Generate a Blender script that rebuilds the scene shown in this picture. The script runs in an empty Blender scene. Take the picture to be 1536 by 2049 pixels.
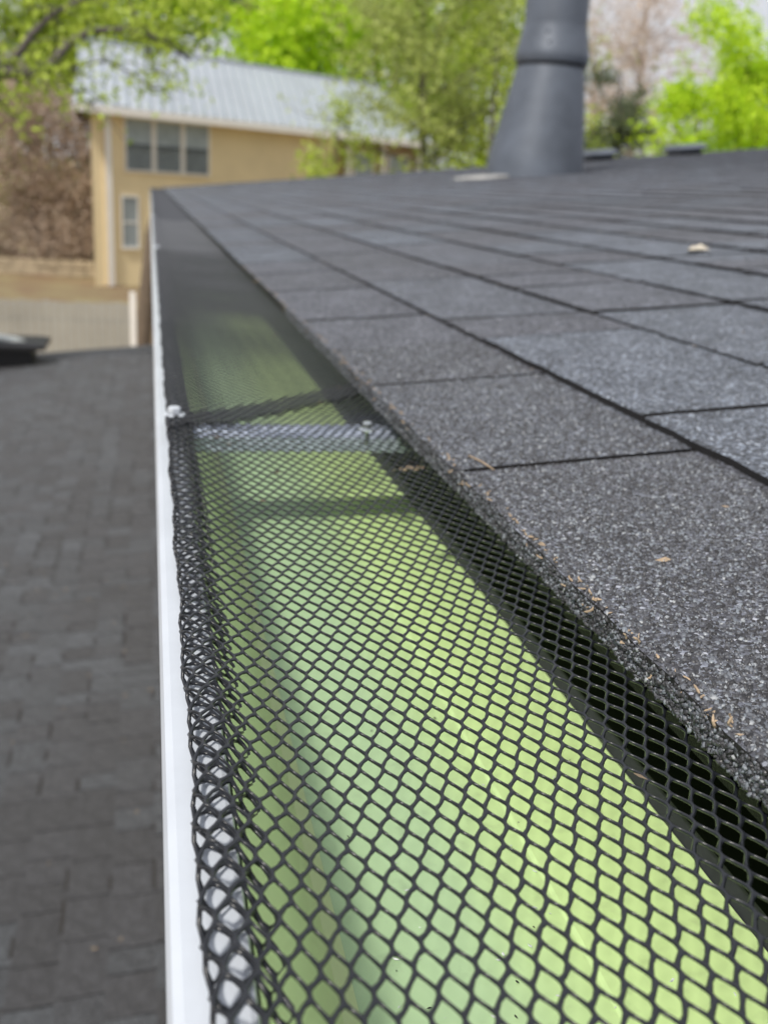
import bpy, math, random
import numpy as np
from mathutils import Matrix, Vector
random.seed(7); rng = np.random.default_rng(7)
SC = bpy.context.scene; COL = SC.collection
U = 0.00195                      # metres per working unit (camera stands 80 units above the gutter lip)

# ------------------------------------------------------------------ camera
W, H, F = 1536.0, 2049.0, 2000.0
def _cal(f=F, s=.06, vp=(300, 352)):
    gx, gy = vp[0]-768, vp[1]-1024.5
    g = np.array([gx, gy, f], float); t = (gx*gx+gy*gy+f*f)/(-(gx+s*gy))
    c = np.array([gx+t, gy+s*t, f]); g /= np.linalg.norm(g); c /= np.linalg.norm(c)
    u = np.cross(g, c)
    return c, g, (-u if u[1] > 0 else u)
CX, CY, CZ = _cal()
CAMP = np.array([0, 0, 80*U])
def ray(px, py):
    r = np.array([px-768, py-1024.5, F]); r /= np.linalg.norm(r)
    return np.array([r@CX, r@CY, r@CZ])
def at(px, py, Y):               # the point of the place that lies Y metres down the gutter's direction
    r = ray(px, py); return CAMP + r*(Y/r[1])
cam = bpy.data.cameras.new('camera'); cam_o = bpy.data.objects.new('camera', cam); COL.objects.link(cam_o)
cam_o.matrix_world = Matrix(((CX[0], -CX[1], -CX[2], 0), (CY[0], -CY[1], -CY[2], 0), (CZ[0], -CZ[1], -CZ[2], 80*U), (0, 0, 0, 1)))
cam.sensor_fit = 'VERTICAL'; cam.sensor_height = 24; cam.sensor_width = 24; cam.lens = 24*F/H
cam.clip_start = .01; cam.clip_end = 2000
cam.dof.use_dof = True; cam.dof.focus_distance = .315; cam.dof.aperture_fstop = 9.5
SC.camera = cam_o
# ------------------------------------------------------------------ sky and sun
SUN = Vector((-.45, -.47, .78)).normalized()
w = bpy.data.worlds.new("World"); SC.world = w; w.use_nodes = True
nt = w.node_tree; bg = nt.nodes['Background']
sky = nt.nodes.new('ShaderNodeTexSky'); sky.sky_type = 'NISHITA'; sky.sun_disc = False
sky.sun_elevation = math.asin(SUN.z); sky.sun_rotation = math.atan2(SUN.x, SUN.y) % (2*math.pi)
sky.dust_density = 3
tc = nt.nodes.new('ShaderNodeTexCoord'); ns = nt.nodes.new('ShaderNodeTexNoise'); ns.inputs['Scale'].default_value = 2.2; ns.inputs['Detail'].default_value = 5
nt.links.new(tc.outputs['Generated'], ns.inputs['Vector'])
mr = nt.nodes.new('ShaderNodeMapRange'); mr.inputs['From Min'].default_value = .3; mr.inputs['From Max'].default_value = .7
mr.inputs['To Min'].default_value = .78; mr.inputs['To Max'].default_value = .97
nt.links.new(ns.outputs['Fac'], mr.inputs['Value'])
mx = nt.nodes.new('ShaderNodeMix'); mx.data_type = 'RGBA'; mx.inputs['B'].default_value = (7.7, 7.85, 8.4, 1)
nt.links.new(mr.outputs['Result'], mx.inputs['Factor']); nt.links.new(sky.outputs['Color'], mx.inputs['A'])
nt.links.new(mx.outputs['Result'], bg.inputs['Color']); bg.inputs['Strength'].default_value = .1
sl = bpy.data.lights.new('sun', 'SUN'); sl.energy = 4.3; sl.angle = math.radians(6); sl.color = (1, .95, .87)
so = bpy.data.objects.new('sun', sl); COL.objects.link(so); so.rotation_euler = SUN.to_track_quat('Z', 'Y').to_euler()
so.location = (0, 0, 30)
SC.view_settings.view_transform = 'Standard'; SC.view_settings.look = 'None'; SC.view_settings.exposure = 0
SC.view_settings.gamma = 1; SC.view_settings.use_curve_mapping = False
SC.render.engine = 'CYCLES'; SC.cycles.max_bounces = 8; SC.cycles.transparent_max_bounces = 8

# ------------------------------------------------------------------ materials
def mat(name, col, rough=.6, metal=0, noise=None, bump=None, spec=None, coat=0, trans=0, coord='Object'):
    """noise=(scale, amount[, col2]); bump=(scale, dist)"""
    m = bpy.data.materials.new(name); m.use_nodes = True; n = m.node_tree; b = n.nodes['Principled BSDF']
    b.inputs['Base Color'].default_value = (*col, 1); b.inputs['Roughness'].default_value = rough; b.inputs['Metallic'].default_value = metal
    if spec is not None: b.inputs['Specular IOR Level'].default_value = spec
    if coat: b.inputs['Coat Weight'].default_value = coat; b.inputs['Coat Roughness'].default_value = .08
    t = n.nodes.new('ShaderNodeTexCoord')
    if noise:
        x = n.nodes.new('ShaderNodeTexNoise'); x.inputs['Scale'].default_value = noise[0]; x.inputs['Detail'].default_value = 6
        x.inputs['Roughness'].default_value = .65
        n.links.new(t.outputs[coord], x.inputs['Vector'])
        r = n.nodes.new('ShaderNodeValToRGB'); r.color_ramp.elements[0].position = .3; r.color_ramp.elements[1].position = .7
        c2 = noise[2] if len(noise) > 2 else tuple(v*(1-noise[1]) for v in col)
        r.color_ramp.elements[0].color = (*c2, 1); r.color_ramp.elements[1].color = (*col, 1)
        n.links.new(x.outputs['Fac'], r.inputs['Fac']); n.links.new(r.outputs['Color'], b.inputs['Base Color'])
    if bump:
        x = n.nodes.new('ShaderNodeTexNoise'); x.inputs['Scale'].default_value = bump[0]; x.inputs['Detail'].default_value = 4
        n.links.new(t.outputs[coord], x.inputs['Vector'])
        k = n.nodes.new('ShaderNodeBump'); k.inputs['Distance'].default_value = bump[1]
        n.links.new(x.outputs['Fac'], k.inputs['Height']); n.links.new(k.outputs['Normal'], b.inputs['Normal'])
    if trans:
        b.inputs['Transmission Weight'].default_value = trans
    return m

def granule_mat(name, tint=(1, 1, 1), gain=1.0, scale=620, sheen=0, var=(.88, 1.1)):
    m = bpy.data.materials.new(name); m.use_nodes = True; n = m.node_tree; L = n.links.new; b = n.nodes['Principled BSDF']
    t = n.nodes.new('ShaderNodeTexCoord')
    b.inputs['Sheen Weight'].default_value = sheen; b.inputs['Sheen Roughness'].default_value = .4
    wn = n.nodes.new('ShaderNodeTexNoise'); wn.inputs['Scale'].default_value = scale*1.3; L(t.outputs['Object'], wn.inputs['Vector'])
    ad = n.nodes.new('ShaderNodeVectorMath'); ad.operation = 'MULTIPLY_ADD'; ad.inputs[1].default_value = (.9/scale,)*3
    L(wn.outputs['Color'], ad.inputs[0]); L(t.outputs['Object'], ad.inputs[2])
    v = n.nodes.new('ShaderNodeTexVoronoi'); v.inputs['Scale'].default_value = scale; L(ad.outputs[0], v.inputs['Vector'])
    sp = n.nodes.new('ShaderNodeSeparateColor'); L(v.outputs['Color'], sp.inputs['Color'])
    r = n.nodes.new('ShaderNodeValToRGB'); cr = r.color_ramp
    stops = [(0, (.018, .018, .02)), (.35, (.042, .042, .046)), (.6, (.075, .078, .088)), (.8, (.115, .122, .14)), (.94, (.2, .215, .245)), (1, (.36, .37, .39))]
    cr.elements[0].position = 0; cr.elements[0].color = (*stops[0][1], 1); cr.elements[1].position = 1; cr.elements[1].color = (*stops[-1][1], 1)
    for p, c in stops[1:-1]:
        e = cr.elements.new(p); e.color = (*c, 1)
    L(sp.outputs['Red'], r.inputs['Fac'])
    br = n.nodes.new('ShaderNodeMix'); br.data_type = 'RGBA'; br.blend_type = 'MULTIPLY'
    big = n.nodes.new('ShaderNodeTexNoise'); big.inputs['Scale'].default_value = 22; big.inputs['Detail'].default_value = 5; L(t.outputs['Object'], big.inputs['Vector'])
    bm = n.nodes.new('ShaderNodeMapRange'); bm.inputs['From Min'].default_value = .3; bm.inputs['From Max'].default_value = .7; bm.inputs['To Min'].default_value = .72; bm.inputs['To Max'].default_value = 1.25
    L(big.outputs['Fac'], bm.inputs['Value'])
    geo = n.nodes.new('ShaderNodeNewGeometry'); oi = n.nodes.new('ShaderNodeObjectInfo')
    a1 = n.nodes.new('ShaderNodeMath'); a1.operation = 'ADD'; L(geo.outputs['Random Per Island'], a1.inputs[0]); L(oi.outputs['Random'], a1.inputs[1])
    fr = n.nodes.new('ShaderNodeMath'); fr.operation = 'FRACT'; L(a1.outputs[0], fr.inputs[0])
    tr = n.nodes.new('ShaderNodeValToRGB'); tc_ = tr.color_ramp
    tc_.elements[0].color = (var[0], var[0]*.97, var[0]*.95, 1); tc_.elements[1].color = (var[1]*.97, var[1]*1.02, var[1]*1.04, 1)
    e = tc_.elements.new(.4); e.color = (.95, .93, .93, 1); e = tc_.elements.new(.7); e.color = (1.0, 1.04, 1.05, 1)
    L(fr.outputs[0], tr.inputs['Fac'])
    m1 = n.nodes.new('ShaderNodeVectorMath'); m1.operation = 'MULTIPLY'; L(r.outputs['Color'], m1.inputs[0]); L(tr.outputs['Color'], m1.inputs[1])
    m2 = n.nodes.new('ShaderNodeVectorMath'); m2.operation = 'SCALE'; L(m1.outputs[0], m2.inputs[0]); L(bm.outputs['Result'], m2.inputs['Scale'])
    m3 = n.nodes.new('ShaderNodeVectorMath'); m3.operation = 'MULTIPLY'; m3.inputs[1].default_value = tuple(x*gain for x in tint); L(m2.outputs[0], m3.inputs[0])
    L(m3.outputs[0], b.inputs['Base Color'])
    rr = n.nodes.new('ShaderNodeMapRange'); rr.inputs['To Min'].default_value = .95; rr.inputs['To Max'].default_value = .45; L(sp.outputs['Green'], rr.inputs['Value']); L(rr.outputs['Result'], b.inputs['Roughness'])
    hh = n.nodes.new('ShaderNodeMath'); hh.operation = 'SUBTRACT'; L(sp.outputs['Blue'], hh.inputs[0]); L(v.outputs['Distance'], hh.inputs[1])
    k = n.nodes.new('ShaderNodeBump'); k.inputs['Distance'].default_value = .0007; k.inputs['Strength'].default_value = .9
    L(hh.outputs[0], k.inputs['Height']); L(k.outputs['Normal'], b.inputs['Normal'])
    return m

def chip_mat():
    m = bpy.data.materials.new('mineral chips'); m.use_nodes = True; n = m.node_tree; L = n.links.new; b = n.nodes['Principled BSDF']
    g = n.nodes.new('ShaderNodeNewGeometry'); r = n.nodes.new('ShaderNodeValToRGB'); cr = r.color_ramp
    stops = [(0, (.018, .018, .02)), (.35, (.045, .045, .05)), (.6, (.08, .083, .094)), (.82, (.125, .137, .16)), (.94, (.2, .225, .255)), (1, (.32, .335, .35))]
    cr.elements[0].color = (*stops[0][1], 1); cr.elements[1].color = (*stops[-1][1], 1)
    for p, c in stops[1:-1]:
        e = cr.elements.new(p); e.color = (*c, 1)
    L(g.outputs['Random Per Island'], r.inputs['Fac']); L(r.outputs['Color'], b.inputs['Base Color'])
    w_ = n.nodes.new('ShaderNodeTexWhiteNoise'); w_.noise_dimensions = '1D'; L(g.outputs['Random Per Island'], w_.inputs['W'])
    q = n.nodes.new('ShaderNodeMapRange'); q.inputs['To Min'].default_value = .3; q.inputs['To Max'].default_value = .85
    L(w_.outputs['Value'], q.inputs['Value']); L(q.outputs['Result'], b.inputs['Roughness'])
    return m

def lit_lining_mat():
    # pale green paint; the trough's shaded front and lit back are painted into the colour
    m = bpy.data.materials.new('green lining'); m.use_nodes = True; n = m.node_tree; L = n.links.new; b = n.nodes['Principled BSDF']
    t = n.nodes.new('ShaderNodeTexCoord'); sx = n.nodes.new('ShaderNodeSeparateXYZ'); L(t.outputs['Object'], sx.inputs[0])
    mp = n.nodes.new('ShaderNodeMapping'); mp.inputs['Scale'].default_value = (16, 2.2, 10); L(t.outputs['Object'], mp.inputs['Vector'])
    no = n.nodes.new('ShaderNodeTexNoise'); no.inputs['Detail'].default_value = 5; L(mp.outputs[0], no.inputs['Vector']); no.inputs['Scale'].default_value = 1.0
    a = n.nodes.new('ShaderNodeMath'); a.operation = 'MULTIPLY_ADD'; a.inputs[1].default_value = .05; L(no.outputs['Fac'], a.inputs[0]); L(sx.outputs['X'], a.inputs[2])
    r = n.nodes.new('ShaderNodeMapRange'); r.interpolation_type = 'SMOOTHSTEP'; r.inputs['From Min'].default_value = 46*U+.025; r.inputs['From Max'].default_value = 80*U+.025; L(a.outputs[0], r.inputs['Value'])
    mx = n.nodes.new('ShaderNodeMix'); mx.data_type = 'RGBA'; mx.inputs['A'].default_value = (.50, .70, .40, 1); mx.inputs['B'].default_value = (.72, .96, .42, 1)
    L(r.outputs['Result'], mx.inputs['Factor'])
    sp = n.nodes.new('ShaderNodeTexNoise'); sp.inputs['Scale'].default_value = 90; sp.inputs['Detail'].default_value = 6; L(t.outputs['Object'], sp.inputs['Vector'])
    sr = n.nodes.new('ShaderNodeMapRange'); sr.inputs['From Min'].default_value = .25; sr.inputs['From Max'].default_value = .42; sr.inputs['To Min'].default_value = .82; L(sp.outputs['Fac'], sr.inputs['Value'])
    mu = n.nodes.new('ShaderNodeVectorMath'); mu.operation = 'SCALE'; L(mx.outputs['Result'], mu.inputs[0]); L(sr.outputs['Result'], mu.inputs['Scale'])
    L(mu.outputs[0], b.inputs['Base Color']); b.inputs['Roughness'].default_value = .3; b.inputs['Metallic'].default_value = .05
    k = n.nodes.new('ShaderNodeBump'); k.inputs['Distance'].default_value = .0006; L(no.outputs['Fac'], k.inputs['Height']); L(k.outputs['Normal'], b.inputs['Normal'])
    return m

def leaf_mat(name, c1, c2, tr=.45):
    m = bpy.data.materials.new(name); m.use_nodes = True; n = m.node_tree; L = n.links.new
    b = n.nodes['Principled BSDF']; b.inputs['Roughness'].default_value = .6
    g = n.nodes.new('ShaderNodeNewGeometry'); r = n.nodes.new('ShaderNodeValToRGB')
    r.color_ramp.elements[0].color = (*c1, 1); r.color_ramp.elements[1].color = (*c2, 1)
    L(g.outputs['Random Per Island'], r.inputs['Fac']); L(r.outputs['Color'], b.inputs['Base Color'])
    t = n.nodes.new('ShaderNodeBsdfTranslucent'); L(r.outputs['Color'], t.inputs['Color'])
    mx = n.nodes.new('ShaderNodeMixShader'); mx.inputs[0].default_value = tr
    L(b.outputs[0], mx.inputs[1]); L(t.outputs[0], mx.inputs[2]); L(mx.outputs[0], n.nodes['Material Output'].inputs['Surface'])
    return m

M = dict(
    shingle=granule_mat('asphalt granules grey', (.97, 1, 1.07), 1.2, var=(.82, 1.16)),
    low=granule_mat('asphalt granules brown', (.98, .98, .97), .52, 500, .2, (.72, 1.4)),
    chip=chip_mat(),
    asphalt=mat('bitumen', (.012, .011, .012), .75, noise=(300, .6), bump=(900, .0006)),
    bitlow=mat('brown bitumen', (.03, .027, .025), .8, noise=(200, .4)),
    white=mat('white enamel', (.52, .56, .62), .3, noise=(9, .18), bump=(9, .0006)),
    green=lit_lining_mat(),
    olive=mat('green lining front', (.84, 1.0, .52), .28, .1, noise=(9, .1), bump=(9, .0004)),
    greyfl=mat('grey flange', (.05, .05, .068), .7, 0, noise=(60, .25), spec=.15),
    black=mat('black drip edge', (.0012, .0025, .0012), .8, noise=(80, .3), spec=.03),
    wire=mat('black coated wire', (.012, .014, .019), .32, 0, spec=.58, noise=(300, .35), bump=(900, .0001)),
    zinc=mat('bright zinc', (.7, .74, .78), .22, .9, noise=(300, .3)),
    wire_sheen=mat('sheen tinted coated wire', (.03, .033, .04), .4, 0, spec=.55, noise=(300, .3)),  # second panel: sky sheen painted in as a lighter wire colour
    wire_sheen_far=mat('sheen tinted grey wire', (.075, .08, .092), .45, 0, spec=.5, noise=(300, .3)),  # far panels: grazing sheen painted into the grey base colour
    steel=mat('zinc steel', (.62, .70, .88), .5, .15, noise=(120, .2)),
    flue=mat('painted flue', (.13, .15, .185), .45, .25, noise=(2.6, .42), bump=(30, .0008)),
    flue_d=mat('sealant black', (.008, .008, .009), .5),
    lead=mat('flashing pale', (.36, .36, .35), .55, noise=(9, .3)),
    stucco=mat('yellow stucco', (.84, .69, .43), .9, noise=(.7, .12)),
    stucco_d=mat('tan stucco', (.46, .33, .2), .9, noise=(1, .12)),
    trim=mat('cream trim', (.86, .83, .78), .6, noise=(2, .1)),
    metalroof=mat('standing seam metal', (.52, .56, .60), .38, .35, noise=(.5, .18)),
    seam=mat('metal seam', (.36, .41, .45), .45, .3),
    glass=mat('dark glass', (.40, .46, .50), .35, noise=(2, .3)),
    glass_l=mat('pale blind', (.32, .36, .38), .4, noise=(2, .3)),
    rail=mat('dark rail', (.05, .055, .06), .5),
    fence=mat('weathered wood', (.37, .355, .31), .85, noise=(1.3, .22), bump=(30, .002)),
    fpost=mat('dark wood', (.16, .12, .085), .9, noise=(8, .4)),
    bark=mat('bark grey', (.13, .115, .1), .9, noise=(8, .4), bump=(12, .01)),
    barkd=mat('bark dark', (.075, .065, .058), .9, noise=(8, .4)),
    twig=mat('twig tan', (.45, .37, .3), .9, noise=(3, .3)),
    twigp=mat('twig pinkish', (.50, .41, .35), .9, noise=(3, .2)),
    ground=mat('dry lawn', (.23, .20, .10), .95, noise=(.5, .5, (.15, .085, .05)), coord='Object'),
    mulch=mat('red brown mulch', (.22, .10, .05), .95, noise=(1.2, .5)),
    stone=mat('garden wall stone', (.40, .33, .23), .9, noise=(2, .3)),
    brick=mat('house wall', (.3, .27, .23), .9, noise=(2, .2)),
    soil=mat('debris', (.46, .35, .24), .85, noise=(300, .5)),
    soil_d=mat('dull litter', (.2, .15, .1), .9, noise=(200, .4)),
    speck=mat('dark speck', (.01, .012, .01), .6),
    drop=mat('pale chip', (.75, .8, .78), .2, spec=.8),
    bwood=mat('white scrap', (.75, .68, .55), .6, noise=(60, .3)),
    lf_bright=leaf_mat('spring leaves', (.36, .56, .015), (.66, .86, .04)),
    lf_olive=leaf_mat('olive leaves', (.24, .32, .06), (.58, .66, .2)),
    lf_mid=leaf_mat('yellow green leaves', (.28, .40, .03), (.6, .72, .1)),
    lf_dark=leaf_mat('evergreen leaves', (.05, .075, .03), (.12, .16, .07), .25),
    lf_pink=leaf_mat('buds', (.50, .39, .31), (.80, .66, .55), .3),
    lf_brown=leaf_mat('dry leaves', (.22, .15, .11), (.60, .48, .38), .25),
)

# ------------------------------------------------------------------ mesh helpers
def mesh(name, V, Fc, m, smooth=False):
    me = bpy.data.meshes.new(name)
    V = np.asarray(V, float)
    if isinstance(Fc, np.ndarray):
        k = Fc.shape[1]; nf = len(Fc)
        me.vertices.add(len(V)); me.vertices.foreach_set('co', V.ravel())
        me.loops.add(nf*k); me.loops.foreach_set('vertex_index', Fc.ravel().astype(np.int32))
        me.polygons.add(nf); me.polygons.foreach_set('loop_start', np.arange(0, nf*k, k, dtype=np.int32))
        me.update(calc_edges=True)
    else:
        me.from_pydata([tuple(v) for v in V], [], Fc); me.update()
    for mm in (m if isinstance(m, (list, tuple)) else [m]): me.materials.append(mm)
    if smooth: me.polygons.foreach_set('use_smooth', [True]*len(me.polygons))
    return me
def link(name, me, parent=None, kind=None, label=None, cat=None, group=None):
    o = bpy.data.objects.new(name, me); COL.objects.link(o)
    if parent is not None:
        o.parent = parent; o.location = -parent.location
    if kind: o['kind'] = kind
    if label: o['label'] = label
    if cat: o['category'] = cat
    if group: o['group'] = group
    return o
def thing(name, loc, label, cat, group=None):
    o = bpy.data.objects.new(name, None); COL.objects.link(o); o.location = loc; o.empty_display_size = .1
    o['label'] = label; o['category'] = cat
    if group: o['group'] = group
    return o
def prism(path, y0, y1, closed=False, ys=None):
    """extrude an (x,z) polyline along Y"""
    ys = [y0, y1] if ys is None else ys
    P = np.array(path, float); n = len(P)
    V = np.concatenate([np.column_stack([P[:, 0], np.full(n, y), P[:, 1]]) for y in ys])
    Fc = []
    for j in range(len(ys)-1):
        for i in range(n if closed else n-1):
            a = i; b = (i+1) % n
            Fc.append((j*n+a, (j+1)*n+a, (j+1)*n+b, j*n+b))
    if closed:
        Fc.append(tuple(range(n))); Fc.append(tuple(reversed([(len(ys)-1)*n+i for i in range(n)])))
    return V, Fc
def box(c, s, R=None):
    V = np.array([(x, y, z) for x in (-.5, .5) for y in (-.5, .5) for z in (-.5, .5)])*np.array(s)
    if R is not None: V = V@np.array(R).T
    return V+np.array(c), [(0, 1, 3, 2), (4, 6, 7, 5), (0, 4, 5, 1), (2, 3, 7, 6), (0, 2, 6, 4), (1, 5, 7, 3)]
def join(parts):
    Vs, Fs, o = [], [], 0
    for V, Fc in parts:
        Vs.append(np.asarray(V)); Fs += [tuple(int(i)+o for i in f) for f in Fc]; o += len(V)
    return np.concatenate(Vs), Fs
def lathe(prof, n=32, axis_o=(0, 0, 0)):
    V = []; Fc = []
    for r, z in prof:
        for k in range(n):
            a = 2*math.pi*k/n; V.append((axis_o[0]+r*math.cos(a), axis_o[1]+r*math.sin(a), axis_o[2]+z))
    for j in range(len(prof)-1):
        for k in range(n):
            Fc.append((j*n+k, j*n+(k+1) % n, (j+1)*n+(k+1) % n, (j+1)*n+k))
    return np.array(V), Fc
def tube(pts, rad, n=6):
    pts = [np.array(p, float) for p in pts]; V = []; Fc = []
    for i, p in enumerate(pts):
        d = pts[min(i+1, len(pts)-1)]-pts[max(i-1, 0)]; d /= (np.linalg.norm(d)+1e-9)
        a = np.cross(d, (0, 0, 1) if abs(d[2]) < .9 else (1, 0, 0)); a /= np.linalg.norm(a); b = np.cross(d, a)
        for k in range(n):
            t = 2*math.pi*k/n; V.append(p+rad[i]*(a*math.cos(t)+b*math.sin(t)))
    for i in range(len(pts)-1):
        for k in range(n):
            Fc.append((i*n+k, i*n+(k+1) % n, (i+1)*n+(k+1) % n, (i+1)*n+k))
    Fc.append(tuple(reversed(range(n)))); Fc.append(tuple((len(pts)-1)*n+k for k in range(n)))
    return np.array(V), Fc
def S(V): return np.asarray(V, float)*U

# ================================================================== SETTING: ground
GZ = -4.25
n = 60
xs = np.concatenate([np.linspace(-400, -40, 10), np.linspace(-36, 36, 37), np.linspace(40, 400, 10)])
ys = np.concatenate([np.linspace(-60, 8, 5), np.linspace(10, 90, 41), np.linspace(110, 900, 12)])
X, Y = np.meshgrid(xs, ys, indexing='ij')
def gh(x, y):
    bank = np.clip((y-47-.0*x)/14, 0, 1)*np.clip((-1.0-x+ (y-43)*-.55)/2.5+.6, 0, 1)*2.6
    return GZ + bank + .06*np.sin(x*.7)*np.cos(y*.5) + np.clip((y-75)/300, 0, 1)*6
Z = gh(X, Y)
V = np.column_stack([X.ravel(), Y.ravel(), Z.ravel()]); a, b = X.shape
idx = np.arange(a*b).reshape(a, b)
Fq = np.column_stack([idx[:-1, :-1].ravel(), idx[1:, :-1].ravel(), idx[1:, 1:].ravel(), idx[:-1, 1:].ravel()])
link('ground', mesh('ground', V, Fq, M['ground'], True), kind='structure')

# ================================================================== THE UPPER ROOF
PITCH = .12
def rz(x): return 6+PITCH*(x-80)                    # roof plane in units
Y0, Y1 = -260, 7400
roof = thing('house', (3.0, 7.0, -4.25), 'near house whose low dark shingle roof fills the right of the view', 'house')
XR = 5200
deckV, deckF = prism([(86, rz(86)-5), (XR, rz(XR)-2.0), (XR, rz(XR)-12), (86, rz(86)-12)], Y0*1.0, Y1-6, True)
link('roof_deck', mesh('roof_deck', S(deckV), deckF, M['asphalt']), roof)
wallV, wallF = box((XR*.5+70, (Y0+Y1)/2, -1080), (XR-100, Y1-Y0-200, 2130))
link('wall', mesh('wall', S(wallV), wallF, M['brick']), roof)
fV, fF = box((104, (Y0+Y1)/2, -40), (6, Y1-Y0-8, 76))
link('fascia', mesh('fascia', S(fV), fF, M['greyfl']), roof)

def wob(y, seed, amp):
    return amp*(np.sin(y*.9+seed)*.35+np.sin(y*2.3+seed*2.1)*.35+np.sin(y*5.1+seed*3.3)*.4+np.sin(y*.21+seed*1.7)*.6)
def shingle_mesh(w, depth, t, seed, nseg=14, near=False, yoff=0):
    """slab: butt at x=0, spans y 0..w, runs to x=depth. local units."""
    yy = np.linspace(0, w, nseg+1); amp = .3 if yoff else (.55 if near else .4)
    xf = wob(yy+yoff, seed, amp)
    rows = []
    xs_ = [0, 1.0, depth*.35, depth*.7, depth]
    drop = t/depth
    for k, xx in enumerate(xs_):
        x_ = (xf+xx) if k < 2 else np.full_like(yy, xx)
        z_ = t - xx*drop*.9 - (.45 if k == 0 else 0) + (wob(yy+xx, seed+5, .03 if near else .1))
        yk = yy.copy()
        if k < 5: yk[0] += .3+wob(np.array([xx*1.7]), seed+9, .5)[0]*.6; yk[-1] -= .3+wob(np.array([xx*1.9]), seed+3, .5)[0]*.6
        rows.append(np.column_stack([x_, yk, z_]))
    bot = np.column_stack([xf+.25, rows[0][:, 1], np.full_like(yy, -.4)])
    bot2 = np.column_stack([np.full_like(yy, depth), rows[-1][:, 1], np.full_like(yy, -.5)])
    R = [bot]+rows+[bot2]
    V = np.concatenate(R); n_ = nseg+1; Fc = []
    for j in range(len(R)-1):
        for i in range(nseg): Fc.append((j*n_+i, (j+1)*n_+i, (j+1)*n_+i+1, j*n_+i+1))
    Fc.append(tuple(j*n_ for j in range(len(R)))); Fc.append(tuple(j*n_+nseg for j in reversed(range(len(R)))))
    return V, Fc
tilt = math.atan(PITCH)
RX = np.array([[math.cos(tilt), 0, -math.sin(tilt)], [0, 1, 0], [math.sin(tilt), 0, math.cos(tilt)]])
EXP = 75.0
def rowx(r): return 80.0 if r == 0 else 149+(r-1)*EXP
cuts = {0: [-130, -24, 248, 366, 549, 697, 830], 1: [-150, 60, 280, 440, 506, 712, 820], 2: [-150, 20, 190, 335, 488, 606, 680], 3: [-150, 90, 250, 372, 480, 590, 720]}
far_parts = []; n_sh = 0
all_tabs = []
for r in range(0, 67):
    x0 = rowx(r)
    ys_ = list(cuts.get(r, [Y0+random.uniform(0, 120)]))
    if r in (0, 1, 2, 3): ys_[0] = Y0
    while ys_[-1] < Y1-60: ys_.append(ys_[-1]+random.choice([52, 66, 80, 95, 115, 140] if r > 3 else [85, 105, 125, 150]))
    ys_[-1] = Y1
    for a_, b_ in zip(ys_[:-1], ys_[1:]):
        if b_-a_ < 8: continue
        ymid = (a_+b_)/2
        if b_ < (x0-80)*.55-150: continue       # lies beside and behind the camera, outside what the place shows
        d = math.hypot(x0, ymid if ymid > 0 else 0)
        all_tabs.append((d*(1+.2*(x0 > ymid*1.8)), r, x0, a_, b_))
all_tabs.sort()
first = None
for i, (d, r, x0, a_, b_) in enumerate(all_tabs):
    near = i < 300
    t = 3.2 if r == 0 else 2.9+random.uniform(-.3, .5)
    zoff = random.choice([0, 0, .3, .5]) if r else 0
    seed = random.uniform(0, 50)
    if near:
        nsg = 26 if d < 420 else 12; seed = 3.7 if r == 0 else seed; nsg = (60 if r == 0 and d < 900 else nsg); Vv, Ff = shingle_mesh(b_-a_-(2.7 if d < 420 else 4.2), EXP+12, t, seed, nsg, d < 500, a_+1.3 if r == 0 else 0)
        me = mesh('shingle', S(Vv@RX.T), Ff, [M['shingle'], M['asphalt']])
        for q_ in list(range(nsg))+[-1, -2]: me.polygons[q_].material_index = 1
        o = link('shingle', me, roof)
        o.location = Vector((x0*U, (a_+1.3)*U, (rz(x0)+zoff)*U))-roof.location
    else:
        Vv, Ff = shingle_mesh(b_-a_-5.5, EXP+8, t, seed, 2)
        far_parts.append((Vv@RX.T+np.array([x0, a_+.6, rz(x0)+zoff]), Ff))
Vv, Ff = join(far_parts)
link('shingle', mesh('far_shingles', S(Vv), Ff, M['shingle']), roof, kind='stuff')
# starter strip under the first course
yy = np.arange(Y0, 1400, 3.0)
xf = 80.5+wob(yy, 3.7, .3)
R = [np.column_stack([xf+.6, yy, np.full_like(yy, rz(80)-3.2)]), np.column_stack([xf, yy, np.full_like(yy, rz(80)-1.6)+wob(yy, 9, .2)]), np.column_stack([xf+.5, yy, np.full_like(yy, rz(80)-.4)]), np.column_stack([np.full_like(yy, 120), yy, np.full_like(yy, rz(120)-.4)])]
nn = len(yy); Fc = [(j*nn+i, (j+1)*nn+i, (j+1)*nn+i+1, j*nn+i+1) for j in range(3) for i in range(nn-1)]
link('starter_strip', mesh('starter_strip', S(np.concatenate(R)), Fc, M['asphalt']), roof)
sV, sF = box((101, (1400+Y1)/2, rz(101)-2.6), (40, Y1-1400, 2.4))
link('starter_strip', mesh('starter_strip_far', S(sV), sF, M['shingle']), roof)

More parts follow.
